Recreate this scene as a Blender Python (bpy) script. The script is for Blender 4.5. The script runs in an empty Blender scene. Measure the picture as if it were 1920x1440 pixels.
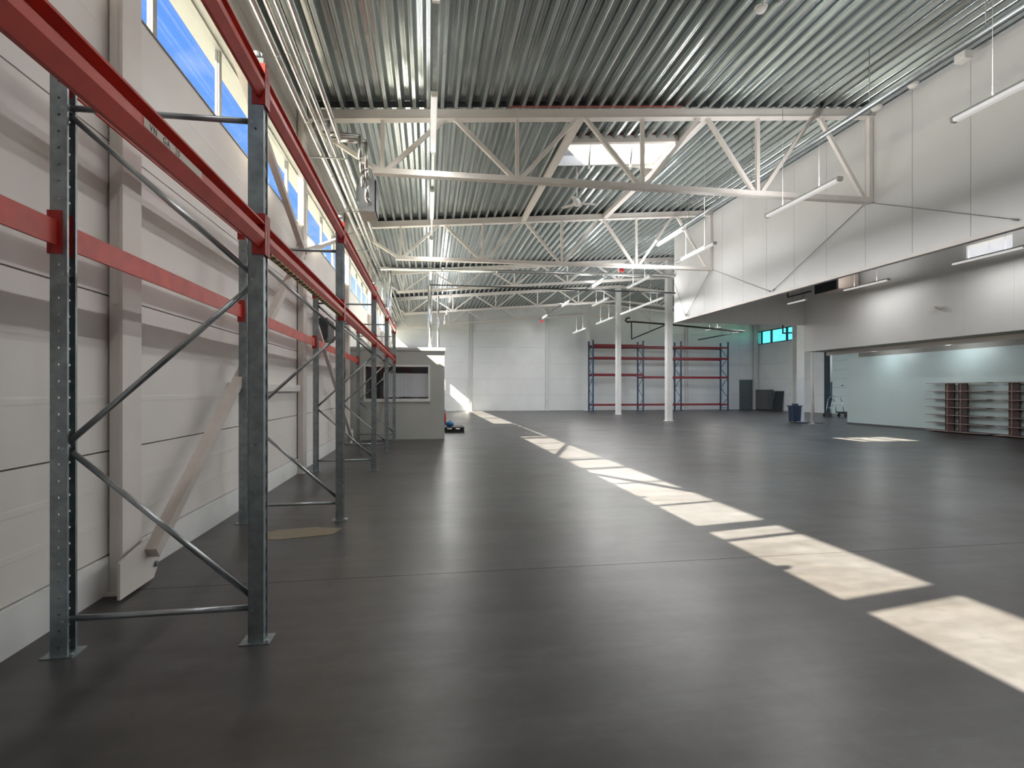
import bpy, bmesh, math, random
from mathutils import Vector, Matrix
random.seed(7)
SC = bpy.context.scene
COL = SC.collection
PI = math.pi

# ------------------------------------------------------------------ camera
TH = math.atan(0.157)                       # hall axis is 8.9 deg left of the view
cam = bpy.data.cameras.new('camera')
cam_o = bpy.data.objects.new('camera', cam); COL.objects.link(cam_o)
cam_o.location = (0, 0, 1.6)
cam_o.rotation_euler = (PI/2, 0, -TH)
cam.sensor_fit = 'HORIZONTAL'; cam.sensor_width = 36
cam.lens = 36*1000/1920.0
cam.shift_y = 12/1920.0
cam.clip_start = 0.05; cam.clip_end = 400
SC.camera = cam_o

# ------------------------------------------------------------------ view
SC.view_settings.view_transform = 'Standard'
SC.view_settings.look = 'None'
SC.view_settings.gamma = 1
SC.view_settings.use_curve_mapping = False
SC.view_settings.exposure = 1.28

# ------------------------------------------------------------------ sky and sun
W = bpy.data.worlds.new('sky'); SC.world = W; W.use_nodes = True
nt = W.node_tree; nt.nodes.clear()
N = nt.nodes.new
out = N('ShaderNodeOutputWorld'); bg = N('ShaderNodeBackground')
tc = N('ShaderNodeTexCoord'); sep = N('ShaderNodeSeparateXYZ'); ramp = N('ShaderNodeValToRGB')
ramp.color_ramp.elements[0].position = 0.0; ramp.color_ramp.elements[0].color = (.62, .74, .80, 1)
ramp.color_ramp.elements[1].position = 0.55; ramp.color_ramp.elements[1].color = (.07, .18, .48, 1)
e = ramp.color_ramp.elements.new(0.25); e.color = (.10, .225, .49, 1)
noi = N('ShaderNodeTexNoise'); noi.inputs['Scale'].default_value = 2.6; noi.inputs['Detail'].default_value = 7
noi.inputs['Roughness'].default_value = .58
cr = N('ShaderNodeValToRGB'); cr.color_ramp.elements[0].position = .56; cr.color_ramp.elements[1].position = .75
cr.color_ramp.elements[1].color = (.75, .75, .75, 1)
mx = N('ShaderNodeMix'); mx.data_type = 'RGBA'; mx.inputs[7].default_value = (.52, .53, .56, 1)
L = nt.links.new
L(tc.outputs['Generated'], sep.inputs[0]); L(sep.outputs['Z'], ramp.inputs[0])
L(tc.outputs['Generated'], noi.inputs['Vector']); L(noi.outputs[0], cr.inputs[0])
L(cr.outputs[0], mx.inputs[0]); L(ramp.outputs[0], mx.inputs[6]); L(mx.outputs[2], bg.inputs[0])
L(bg.outputs[0], out.inputs[0]); bg.inputs[1].default_value = 1.0

sun = bpy.data.lights.new('sun', 'SUN'); sun_o = bpy.data.objects.new('sun', sun); COL.objects.link(sun_o)
SD = Vector((1.15, .205, -1.0)).normalized()
sun_o.rotation_euler = SD.to_track_quat('-Z', 'Y').to_euler()
sun_o.location = (-20, 5, 25)
sun.energy = 31.0; sun.angle = math.radians(.5); sun.color = (1, .91, .70)
LAMP_W = 50.0; UP_FILL = .5                               # light of one tube fitting; share of its added upward fill

# ------------------------------------------------------------------ materials
def mat(name, col, rough=.5, metal=0.0, var=.06, vscale=3.0, spec=.5, bump=0.0, bscale=40, stretch=None, col2=None, emit=None):
    m = bpy.data.materials.new(name); m.use_nodes = True
    t = m.node_tree; b = t.nodes['Principled BSDF']
    b.inputs['Roughness'].default_value = rough; b.inputs['Metallic'].default_value = metal
    b.inputs['Specular IOR Level'].default_value = spec
    tc = t.nodes.new('ShaderNodeTexCoord'); mp = t.nodes.new('ShaderNodeMapping')
    if stretch: mp.inputs['Scale'].default_value = stretch
    n = t.nodes.new('ShaderNodeTexNoise'); n.inputs['Scale'].default_value = vscale; n.inputs['Detail'].default_value = 6
    r = t.nodes.new('ShaderNodeValToRGB')
    r.color_ramp.elements[0].position = .3; r.color_ramp.elements[1].position = .7
    c2 = col2 or tuple(min(1, c*(1+var)) for c in col)
    c1 = tuple(c*(1-var) for c in col) if col2 is None else col
    r.color_ramp.elements[0].color = (*c1, 1); r.color_ramp.elements[1].color = (*c2, 1)
    l = t.links.new
    l(tc.outputs['Object'], mp.inputs[0]); l(mp.outputs[0], n.inputs['Vector']); l(n.outputs[0], r.inputs[0]); l(r.outputs[0], b.inputs['Base Color'])
    if bump:
        n2 = t.nodes.new('ShaderNodeTexNoise'); n2.inputs['Scale'].default_value = bscale; n2.inputs['Detail'].default_value = 4
        l(mp.outputs[0], n2.inputs['Vector'])
        bp = t.nodes.new('ShaderNodeBump'); bp.inputs['Strength'].default_value = bump; bp.inputs['Distance'].default_value = .02
        l(n2.outputs[0], bp.inputs['Height']); l(bp.outputs[0], b.inputs['Normal'])
    if emit:
        b.inputs['Emission Color'].default_value = (*emit[0], 1); b.inputs['Emission Strength'].default_value = emit[1]
    return m

M = {}
M['steel_white'] = mat('steel_white', (.78, .735, .70), .45, 0, .05, 2)
M['steel_cool'] = mat('steel_cool', (.76, .76, .755), .45, 0, .05, 2)
M['panel'] = mat('panel', (.83, .80, .775), .42, 0, .05, .8)
M['panel_cool'] = mat('panel_cool', (.80, .815, .82), .4, 0, .04, .8)
M['plinth'] = mat('plinth', (.84, .845, .845), .5, 0, .05, 2)
M['bulk'] = mat('bulk', (.76, .755, .745), .4, 0, .04, .6)
M['mint'] = mat('mint', (.62, .75, .75), .4, 0, .04, .5)
M['seam'] = mat('seam', (.03, .03, .03), .8)
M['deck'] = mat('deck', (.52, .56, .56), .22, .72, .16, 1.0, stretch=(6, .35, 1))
M['deck_web'] = mat('deck_web', (.36, .40, .40), .26, .8, .16, 1.0, stretch=(6, .35, 1))   # rib webs, darker metal than the flanges
M['galv'] = mat('galv', (.78, .78, .77), .24, 1.0, .12, 6)
M['galv_dull'] = mat('galv_dull', (.45, .49, .51), .38, .9, .15, 9)
M['rack_steel'] = mat('rack_steel', (.30, .345, .36), .40, .8, .2, 14)
M['rack_brace'] = mat('rack_brace', (.42, .45, .47), .34, .9, .15, 12)
M['red'] = mat('red', (.60, .072, .052), .42, 0, .18, 5)
M['red_dark'] = mat('red_dark', (.20, .008, .018), .45, 0, .1, 5)
M['connector'] = mat('connector', (.42, .025, .022), .42, 0, .1, 8)
M['blue'] = mat('blue', (.016, .075, .15), .4, .1, .12, 5)
M['black'] = mat('black', (.012, .012, .014), .5, 0, .1, 5)
M['dark'] = mat('dark', (.04, .045, .05), .5, 0, .1, 5)
M['grille'] = mat('grille', (.02, .022, .03), .5, 0, .1, 5)
M['door_grey'] = mat('door_grey', (.13, .17, .175), .45, 0, .05, 2)
M['board_grey'] = mat('board_grey', (.12, .12, .13), .6, 0, .08, 3)
M['frame_dark'] = mat('frame_dark', (.035, .06, .08), .45, 0, .08, 3)
M['frame_grey'] = mat('frame_grey', (.30, .30, .29), .4, 0, .03, 3)
M['frame_white'] = mat('frame_white', (.80, .80, .78), .4, 0, .03, 3)
M['office'] = mat('office', (.46, .475, .45), .6, 0, .05, 1.2)
M['office_white'] = mat('office_white', (.78, .79, .77), .5, 0, .04, 2)
M['wood'] = mat('wood', (.105, .045, .032), .5, 0, .25, 3, stretch=(1, 1, 6))
M['wood_edge'] = mat('wood_edge', (.42, .31, .29), .5, 0, .1, 6)
M['bin'] = mat('bin', (.012, .03, .075), .4, 0, .1, 4)
M['red_plastic'] = mat('red_plastic', (.5, .02, .03), .35)
M['blue_plastic'] = mat('blue_plastic', (.02, .17, .42), .35)
M['white_plastic'] = mat('white_plastic', (.82, .80, .77), .35, 0, .03)
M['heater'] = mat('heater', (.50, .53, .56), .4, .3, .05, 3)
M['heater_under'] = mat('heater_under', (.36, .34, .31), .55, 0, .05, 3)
M['diffuser'] = mat('diffuser', (.86, .87, .88), .3, 0, .02, 3, emit=((1, .98, .95), .20))
M['cable'] = mat('cable', (.30, .30, .30), .6, .2)
M['yellow'] = mat('yellow', (.55, .40, .02), .5)
M['cream'] = mat('cream', (.66, .55, .48), .5)
M['primer'] = mat('primer', (.42, .10, .09), .6)
M['insul'] = mat('insul', (.03, .035, .04), .9)
M['ground'] = mat('ground', (.22, .22, .19), .9, 0, .2, .3)
M['screed'] = mat('screed', (.02, .018, .017), .9)

def glass(name, tint, refl=.06):
    m = bpy.data.materials.new(name); m.use_nodes = True; t = m.node_tree; t.nodes.clear()
    o = t.nodes.new('ShaderNodeOutputMaterial'); a = t.nodes.new('ShaderNodeBsdfTransparent'); g = t.nodes.new('ShaderNodeBsdfGlossy')
    n = t.nodes.new('ShaderNodeTexNoise'); n.inputs['Scale'].default_value = 2.2
    r = t.nodes.new('ShaderNodeValToRGB'); r.color_ramp.elements[0].color = (*[c*.96 for c in tint], 1); r.color_ramp.elements[1].color = (*tint, 1)
    g.inputs['Roughness'].default_value = .02; x = t.nodes.new('ShaderNodeMixShader'); x.inputs[0].default_value = refl
    t.links.new(n.outputs[0], r.inputs[0]); t.links.new(r.outputs[0], a.inputs[0])
    t.links.new(a.outputs[0], x.inputs[1]); t.links.new(g.outputs[0], x.inputs[2]); t.links.new(x.outputs[0], o.inputs[0])
    return m
M['glass'] = glass('glass', (.97, .98, 1.0))
M['glass_cyan'] = glass('glass_cyan', (.45, 1.0, .95))
def frosted(name, col, mixf):
    m = bpy.data.materials.new(name); m.use_nodes = True; t = m.node_tree; t.nodes.clear()
    o = t.nodes.new('ShaderNodeOutputMaterial'); a = t.nodes.new('ShaderNodeBsdfTransparent'); g = t.nodes.new('ShaderNodeBsdfTranslucent')
    n = t.nodes.new('ShaderNodeTexNoise'); n.inputs['Scale'].default_value = 1.5
    r = t.nodes.new('ShaderNodeValToRGB'); r.color_ramp.elements[0].color = (*[c*.9 for c in col], 1); r.color_ramp.elements[1].color = (*col, 1)
    x = t.nodes.new('ShaderNodeMixShader'); x.inputs[0].default_value = mixf
    t.links.new(n.outputs[0], r.inputs[0]); t.links.new(r.outputs[0], g.inputs[0])
    t.links.new(a.outputs[0], x.inputs[1]); t.links.new(g.outputs[0], x.inputs[2]); t.links.new(x.outputs[0], o.inputs[0])
    return m
M['dome'] = frosted('dome', (.90, .88, .97), .055)
M['frosted'] = frosted('frosted', (.95, .90, .85), .9)

def concrete():
    m = bpy.data.materials.new('concrete'); m.use_nodes = True; t = m.node_tree; b = t.nodes['Principled BSDF']; l = t.links.new
    tc = t.nodes.new('ShaderNodeTexCoord')
    def noise(s, d=6, ro=.6, vec=None, dist=0):
        n = t.nodes.new('ShaderNodeTexNoise'); n.inputs['Scale'].default_value = s; n.inputs['Detail'].default_value = d
        n.inputs['Roughness'].default_value = ro; n.inputs['Distortion'].default_value = dist
        l(vec or tc.outputs['Object'], n.inputs['Vector']); return n.outputs[0]
    def rp(x, p0, c0, p1, c1):
        r = t.nodes.new('ShaderNodeValToRGB'); r.color_ramp.elements[0].position = p0; r.color_ramp.elements[1].position = p1
        r.color_ramp.elements[0].color = (*c0, 1); r.color_ramp.elements[1].color = (*c1, 1); l(x, r.inputs[0]); return r.outputs[0]
    def mix(f, a, c, mode='MIX'):
        x = t.nodes.new('ShaderNodeMix'); x.data_type = 'RGBA'; x.blend_type = mode
        if isinstance(f, float): x.inputs[0].default_value = f
        else: l(f, x.inputs[0])
        for s, v in ((6, a), (7, c)):
            if isinstance(v, tuple): x.inputs[s].default_value = (*v, 1)
            else: l(v, x.inputs[s])
        return x.outputs[2]
    base = rp(noise(.35, 7, .62, dist=.6), .33, (.050, .045, .042), .70, (.088, .089, .096))
    fine = rp(noise(5.5, 8, .7), .3, (.80, .80, .80), .74, (1.15, 1.15, 1.15))
    base = mix(1.0, base, fine, 'MULTIPLY')
    mp = t.nodes.new('ShaderNodeMapping'); mp.inputs['Rotation'].default_value = (0, 0, .5); mp.inputs['Scale'].default_value = (.5, 3.5, 1)
    l(tc.outputs['Object'], mp.inputs[0])
    scr = rp(noise(1.1, 7, .65, mp.outputs[0]), .42, (.84, .83, .82), .66, (1.16, 1.15, 1.15))
    base = mix(1.0, base, scr, 'MULTIPLY')
    base = mix(1.0, base, rp(noise(26, 5, .7), .60, (1, 1, 1), .80, (1.5, 1.48, 1.42)), 'MULTIPLY')
    l(base, b.inputs['Base Color'])
    rr = t.nodes.new('ShaderNodeMapRange'); rr.inputs[3].default_value = .27; rr.inputs[4].default_value = .43
    l(noise(.9, 8, .65), rr.inputs[0]); l(rr.outputs[0], b.inputs['Roughness'])
    b.inputs['Specular IOR Level'].default_value = .42
    bp = t.nodes.new('ShaderNodeBump'); bp.inputs['Strength'].default_value = .06; bp.inputs['Distance'].default_value = .01
    l(noise(9, 6), bp.inputs['Height']); l(bp.outputs[0], b.inputs['Normal'])
    return m
M['concrete'] = concrete()

def striped(name, c1, c2, scale):
    m = bpy.data.materials.new(name); m.use_nodes = True; t = m.node_tree; b = t.nodes['Principled BSDF']
    tc = t.nodes.new('ShaderNodeTexCoord'); w = t.nodes.new('ShaderNodeTexWave'); w.bands_direction = 'DIAGONAL'
    w.inputs['Scale'].default_value = scale; r = t.nodes.new('ShaderNodeValToRGB'); r.color_ramp.interpolation = 'CONSTANT'
    r.color_ramp.elements[0].color = (*c1, 1); r.color_ramp.elements[1].color = (*c2, 1); r.color_ramp.elements[1].position = .5
    t.links.new(tc.outputs['Object'], w.inputs[0]); t.links.new(w.outputs[0], r.inputs[0]); t.links.new(r.outputs[0], b.inputs['Base Color'])
    return m

def grubby():
    # white painted brace with rust coloured scuffs
    return mat('brace_paint', (.60, .54, .50), .5, 0, .1, 7, col2=(.66, .60, .56), stretch=(1, 1, 1))
M['brace'] = grubby()

# ------------------------------------------------------------------ mesh helpers
def worldloc(o):
    v = Vector((0, 0, 0))
    while o is not None:
        v += o.location; o = o.parent
    return v

class MB:
    def __init__(s): s.v = []; s.f = []; s.sm = []
    def add(s, vs, fs, smooth=False):
        n = len(s.v); s.v += [tuple(v) for v in vs]
        for f in fs: s.f.append(tuple(i+n for i in f)); s.sm.append(smooth)
        return s
    def box(s, x0, x1, y0, y1, z0, z1):
        if x0 > x1: x0, x1 = x1, x0
        if y0 > y1: y0, y1 = y1, y0
        if z0 > z1: z0, z1 = z1, z0
        return s.add([(x0, y0, z0), (x1, y0, z0), (x1, y1, z0), (x0, y1, z0), (x0, y0, z1), (x1, y0, z1), (x1, y1, z1), (x0, y1, z1)],
                     [(3, 2, 1, 0), (4, 5, 6, 7), (0, 1, 5, 4), (1, 2, 6, 5), (2, 3, 7, 6), (3, 0, 4, 7)])
    def bar(s, p, q, w, h, up=(0, 0, 1)):
        p, q = Vector(p), Vector(q); d = (q-p).normalized(); up = Vector(up)
        if abs(d.dot(up)) > .99: up = Vector((0, 1, 0)) if abs(d.y) < .9 else Vector((1, 0, 0))
        a = d.cross(up).normalized()*w/2; b = a.cross(d).normalized()*h/2
        vs = [p-a-b, p+a-b, p+a+b, p-a+b, q-a-b, q+a-b, q+a+b, q-a+b]
        return s.add(vs, [(0, 1, 2, 3), (7, 6, 5, 4), (0, 4, 5, 1), (1, 5, 6, 2), (2, 6, 7, 3), (3, 7, 4, 0)])
    def tube(s, p, q, r, n=10, r2=None, caps=True):
        p, q = Vector(p), Vector(q); d = (q-p).normalized(); r2 = r if r2 is None else r2
        up = Vector((0, 0, 1)) if abs(d.z) < .9 else Vector((1, 0, 0))
        a = d.cross(up).normalized(); b = a.cross(d)
        vs = []
        for k in range(n):
            t = 2*PI*k/n; o = a*math.cos(t)+b*math.sin(t); vs += [p+o*r, q+o*r2]
        s.add(vs, [(2*k, 2*k+1, (2*k+3) % (2*n), (2*k+2) % (2*n)) for k in range(n)], True)
        if caps:
            m = len(s.v)-2*n
            s.f.append(tuple(m+2*k for k in range(n))); s.sm.append(False)
            s.f.append(tuple(m+2*k+1 for k in reversed(range(n)))); s.sm.append(False)
        return s
    def path(s, pts, r, n=8):
        for a, b in zip(pts, pts[1:]): s.tube(a, b, r, n)
        for p in pts[1:-1]: s.ball(p, r*1.02, n)
        return s
    def ball(s, c, r, n=8, sz=1.0):
        c = Vector(c); vs = []; rings = max(4, n//2)
        for i in range(rings+1):
            t = PI*i/rings
            for k in range(n):
                u = 2*PI*k/n; vs.append(c+Vector((r*math.sin(t)*math.cos(u), r*math.sin(t)*math.sin(u), r*sz*math.cos(t))))
        return s.add(vs, [(i*n+k, (i+1)*n+k, (i+1)*n+(k+1) % n, i*n+(k+1) % n) for i in range(rings) for k in range(n)], True)
    def lathe(s, c, prof, n=16):
        c = Vector(c); vs = []
        for r, z in prof:
            for k in range(n):
                u = 2*PI*k/n; vs.append(c+Vector((r*math.cos(u), r*math.sin(u), z)))
        m = len(prof)
        return s.add(vs, [(i*n+k, i*n+(k+1) % n, (i+1)*n+(k+1) % n, (i+1)*n+k) for i in range(m-1) for k in range(n)], True)
    def prism(s, prof, y0, y1, axis='Y'):
        n = len(prof); vs = []
        for y in (y0, y1):
            for a, b in prof: vs.append((a, y, b) if axis == 'Y' else (y, a, b) if axis == 'X' else (a, b, y))
        fs = [(k, (k+1) % n, n+(k+1) % n, n+k) for k in range(n)] + [tuple(reversed(range(n))), tuple(range(n, 2*n))]
        return s.add(vs, fs)
    def mesh(s, name, m, off=Vector((0, 0, 0))):
        me = bpy.data.meshes.new(name); me.from_pydata([(v[0]-off[0], v[1]-off[1], v[2]-off[2]) for v in s.v], [], s.f)
        me.polygons.foreach_set('use_smooth', s.sm); me.materials.append(m)
        bm = bmesh.new(); bm.from_mesh(me); bmesh.ops.recalc_face_normals(bm, faces=bm.faces); bm.to_mesh(me); bm.free()
        return me
    def build(s, name, m, parent=None, loc=None):
        off = worldloc(parent) if parent else Vector((0, 0, 0))
        if loc is not None: off = Vector(loc)
        o = bpy.data.objects.new(name, s.mesh(name, M[m] if isinstance(m, str) else m, off)); COL.objects.link(o)
        if parent: o.parent = parent
        elif loc is not None: o.location = loc
        return o

def tag(o, label, cat, group=None, kind=None):
    if label: o['label'] = label
    if cat: o['category'] = cat
    if group: o['group'] = group
    if kind: o['kind'] = kind
    return o
def thing(name, loc, label, cat, group=None, kind=None):
    o = bpy.data.objects.new(name, None); COL.objects.link(o); o.location = loc; o.empty_display_size = .1
    return tag(o, label, cat, group, kind)
def struct(name, loc, label, cat):
    return thing(name, loc, label, cat, None, 'structure')
def kids(o): return list(o.children)
def copy_tree(o, loc, label, group=None):
    c = o.copy(); COL.objects.link(c); c.location = loc; c['label'] = label
    if group: c['group'] = group
    for ch in kids(o):
        d = ch.copy(); COL.objects.link(d); d.parent = c
        for g in kids(ch):
            h = g.copy(); COL.objects.link(h); h.parent = d
    return c
def share(src, name, parent, loc):
    o = bpy.data.objects.new(name, src.data); COL.objects.link(o); o.parent = parent; o.location = Vector(loc)-worldloc(parent); return o

RIDGE = 12.5
def deck_z(x):
    a = (x+2.64) % .29
    return zr(x)+(0 if a < .066 else .135 if .132 < a < .224 else .07)
def zr(x): return 7.56+.084*x if x <= RIDGE else 7.56+.084*RIDGE-.084*(x-RIDGE)
YB, YF, XR = -7.8, 41.5, 27.5               # back wall, far wall, right wall

# ================================================================== ground outside
g = MB().box(-120, 120, -120, 160, -.5, -.32).build('ground', 'ground'); tag(g, 'bare ground outside the hall', 'ground', None, 'structure')

# ================================================================== floor
floor = struct('floor', (0, 0, 0), 'smooth grey polished concrete floor of the hall', 'floor')
MB().box(-2.85, XR+.3, YB-.3, YF+.3, -.31, -.02).build('screed', 'screed', floor)
ys = [YB-.3, -1.55, 4.70, 14.8, 24.9, 33.0, YF+.3]; xs = [-2.85, 12.5, XR+.3]
for i in range(len(ys)-1):
    for j in range(len(xs)-1):
        gp = .0035
        o = MB().box(xs[j]+gp, xs[j+1]-gp, ys[i]+gp, ys[i+1]-gp, -.019, 0).build('floor_slab', 'concrete', floor)

# ================================================================== left wall
wl = struct('wall_left', (-2.5, 0, 0), 'white sandwich panel wall on the left under the ribbon windows', 'wall')
ZS, ZH = 4.87, 6.17                         # sill and head of the ribbon windows
b = MB().box(-3.0, -2.80, YB-.3, YF+.3, -.3, ZS-.02).box(-3.0, -2.80, YB-.3, YF+.3, ZH+.02, 7.95)
b.build('backing', 'seam', wl)
cols_y = [YB, -1.55, 4.70, 10.95, 17.2, 23.45, 29.7, 35.95, YF]
rows = [(.30, 1.12), (1.12, 2.35), (2.35, 3.58), (3.58, ZS), (ZH, 6.76), (6.76, 7.36)]
gp = .006
for (y0, y1) in zip(cols_y, cols_y[1:]):
    for (z0, z1) in rows:
        m = MB().box(-2.80, -2.502, y0+gp, y1-gp, z0+gp, z1-gp)
        # three shallow pressed ribs along each panel
        n = 3
        for k in range(1, n):
            zz = z0+(z1-z0)*k/n
            m.prism([(-2.502, zz-.03), (-2.5008, zz-.016), (-2.5008, zz+.016), (-2.502, zz+.03)], y0+gp, y1-gp)
        m.build('wall_panel', 'panel', wl)
for (y0, y1) in zip(cols_y, cols_y[1:]):
    MB().box(-2.80, -2.485, y0+.004, y1-.004, 0, .29).build('plinth', 'plinth', wl)
# ribbon window: units of four panes
mull = [-4.5+1.74*k for k in range(0, 27)]
mull = [y for y in mull if y < YF-.2]
wi = 1
units = [[YB+.02, -6.24, -4.5]]+[mull[u:u+5] for u in range(0, len(mull)-1, 4)]
for ends in units:
    if len(ends) < 2: break
    w = struct('window_%d' % wi, (-2.78, ends[0], ZS), 'clerestory ribbon window unit %d from the back of the left wall' % wi, 'window'); wi += 1
    fr = MB().box(-2.83, -2.73, ends[0], ends[-1], ZS, ZS+.05).box(-2.83, -2.73, ends[0], ends[-1], ZH-.03, ZH)
    fr.build('frame', 'frame_grey', w)
    for i, y in enumerate(ends[:-1] if len(ends) == 5 else ends):
        hw = .12 if i == 0 else .042
        MB().box(-2.81, -2.755, y-hw, y+hw, ZS+.05, ZH-.03).build('mullion', 'frame_grey', w)
    for (a, c) in zip(ends, ends[1:]):
        MB().box(-2.785, -2.775, a+.042, c-.042, ZS+.05, ZH-.03).build('pane', 'glass', w)
MB().box(-3.0, -2.49, YB, YF, ZS-.014, ZS).build('sill', 'frame_grey', wl)
MB().box(-3.0, -2.50, YB, YF, ZH, ZH+.015).build('head_lining', 'frame_grey', wl)
tr = MB().box(-2.5, -2.44, YB, YF, 7.20, 7.36); tag(tr.build('trim_1', 'galv_dull', None, (-2.47, 0, 7.28)), 'grey flashing along the top of the left wall under the roof', 'trim', None, 'structure')
bb = None

# ================================================================== far, right and back walls
wf = struct('wall_far', (12, YF, 0), 'white panel wall at the far end of the hall', 'wall')
MB().box(-3.0, XR+.5, YF+.22, YF+.42, -.3, 9.4).build('backing', 'seam', wf)
fx = [-2.5, 3.2, 9.3, 15.2, 21.1, 25.94, 27.16, XR+.3]
zs = [0, 1.25, 2.5, 3.75, 5.0, 6.25, 9.0]
for (x0, x1) in zip(fx, fx[1:]):
    for (z0, z1) in zip(zs, zs[1:]):
        if x0 == 25.94 and z1 <= 2.5: continue
        MB().box(x0+.005, x1-.005, YF, YF+.22, z0+.004, z1-.004).build('wall_panel', 'panel_cool', wf)
wr = struct('wall_right', (XR, 32, 0), 'pale panel wall on the far right with cyan windows', 'wall')
zw0, zw1 = 5.45, 6.55
MB().box(XR+.22, XR+.4, 22.3, YF+.4, -.3, zw0).box(XR+.22, XR+.4, 22.3, YF+.4, zw1, 9.0).build('backing', 'seam', wr)
ry = [22.3, 27.6, 33.6, 37.5, YF]
for (y0, y1) in zip(ry, ry[1:]):
    for (z0, z1) in ((0, 1.25), (1.25, 2.5), (2.5, 3.75), (3.75, zw0), (zw1, 8.4)):
        if y0 == 27.6 and z1 <= 5.45: continue
        MB().box(XR, XR+.22, y0+.005, y1-.005, z0+.004, z1-.004).build('wall_panel', 'panel_cool', wr)
w = struct('window_%d' % wi, (XR+.1, 36, zw0), 'bright cyan glazed window strip high on the far right wall', 'window'); wi += 1
ws = [22.3, 25, 27.6, 30.2, 33.0, 36.0, 37.7, 39.6, 40.9, YF]
MB().box(XR+.05, XR+.15, 22.3, YF, zw0, zw0+.07).box(XR+.05, XR+.15, 22.3, YF, zw1-.07, zw1).build('frame', 'frame_dark', w)
for y in ws: MB().box(XR+.04, XR+.16, y-.07, y+.07, zw0+.07, zw1-.07).build('mullion', 'frame_dark', w)
for (a, c) in zip(ws, ws[1:]): MB().box(XR+.095, XR+.105, a+.07, c-.07, zw0+.07, zw1-.07).build('pane', 'glass_cyan', w)
wb = struct('wall_back', (8, YB, 0), 'plain panel wall behind the viewer', 'wall')
for x0 in range(-3, 20, 3):
    MB().box(x0+.005, x0+2.995, YB-.25, YB, 0, 9.2).build('wall_panel', 'panel', wb)

# ================================================================== roof deck
ceil = struct('ceiling', (0, 0, 7.5), 'corrugated galvanised steel roof deck', 'ceiling')
PIT = .29; DX0 = -2.64; DH = .135
def ribs(n):      # profile over n ribs, x from 0, z 0..DH
    p = []
    for k in range(n):
        x = k*PIT
        p += [(x, 0), (x+.018, 0), (x+.026, .010), (x+.040, .010), (x+.048, 0), (x+.062, 0), (x+.068, .006), (x+.108, DH*.55), (x+.112, DH*.55+.004), (x+.132, DH), (x+.175, DH), (x+.182, DH-.01), (x+.196, DH-.01), (x+.203, DH), (x+.224, DH), (x+.244, DH*.55+.004), (x+.248, DH*.55)]
    p.append((n*PIT, 0)); return p
def sheet(x0, n, y0, y1):
    vs = []; fs = []
    for (a, h) in ribs(n):
        x = x0+a; z = zr(x)+h
        vs += [(x, y0, z), (x, y1, z)]
    m = len(vs)//2
    fs = [(2*i, 2*i+2, 2*i+3, 2*i+1) for i in range(m-1)]
    mb = MB().add(vs, fs)
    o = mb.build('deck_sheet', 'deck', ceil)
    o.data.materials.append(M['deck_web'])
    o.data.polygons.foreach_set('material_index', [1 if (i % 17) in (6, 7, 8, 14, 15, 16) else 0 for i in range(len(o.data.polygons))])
    return o
SK_X0, SK_X1, SK_Y0, SK_Y1 = DX0+21*PIT, DX0+31*PIT, 12.95, 14.45
spans = [YB-.1, 4.0, 11.5, 19.0, 26.5, 34.0, YF+.25]
i = 0
while i < 52:
    n = min(3 if not (21 <= i < 31) else (31-i if 31-i < 3 else 3), 52-i)
    if i < 21: n = min(n, 21-i)
    for (y0, y1) in zip(spans, spans[1:]):
        x0 = DX0+i*PIT
        if 21 <= i < 31 and y0 == 11.5:
            sheet(x0, n, y0+.003, SK_Y0); sheet(x0, n, SK_Y1, y1-.003)
        else: sheet(x0, n, y0+.003, y1-.003)
    i += n
nr = int(math.ceil((XR+.4-RIDGE)/PIT))
i = 0
while i < nr:
    n = min(3, nr-i); x0 = DX0+52*PIT+i*PIT
    for (y0, y1) in zip(spans, spans[1:]):
        if x0 > 17.3 and y1 <= 19.1: continue
        sheet(x0, n, (22.0 if (x0 > 17.3 and y0 == 19.0) else y0+.003), y1-.003)
    i += n
# dark rib closers where the deck lies on the trusses
for y in (11.5, 19.0, 26.5, 34.0):
    m = MB()
    for k in range(0, 52):
        x = DX0+k*PIT
        if not (-2.5 < x < (10.5 if y < 20 else 12.3)): continue
        for yy in (y-.13,):
            m.add([(x+.066, yy, zr(x+.066)), (x+.29, yy, zr(x+.29)), (x+.224, yy, zr(x+.224)+DH-.002), (x+.132, yy, zr(x+.132)+DH-.002)], [(0, 1, 2, 3)])
    o = m.build('rib_closer', 'insul', ceil); o['kind'] = 'stuff'
# roof build-up above the deck keeps the daylight out
m = MB()
def slab(x0, x1, y0, y1):
    m.add([(x0, y0, zr(x0)+.16), (x1, y0, zr(x1)+.16), (x1, y1, zr(x1)+.16), (x0, y1, zr(x0)+.16), (x0, y0, zr(x0)+.42), (x1, y0, zr(x1)+.42), (x1, y1, zr(x1)+.42), (x0, y1, zr(x0)+.42)],
          [(3, 2, 1, 0), (4, 5, 6, 7), (0, 1, 5, 4), (1, 2, 6, 5), (2, 3, 7, 6), (3, 0, 4, 7)])
slab(-2.9, SK_X0, YB-.3, YF+.4); slab(SK_X1, RIDGE, YB-.3, YF+.4); slab(SK_X0, SK_X1, YB-.3, SK_Y0); slab(SK_X0, SK_X1, SK_Y1, YF+.4)
slab(RIDGE, 17.3, YB-.3, YF+.4); slab(17.3, XR+.5, 22.0, YF+.4)
m.build('roof_insulation', 'insul', ceil)

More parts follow.
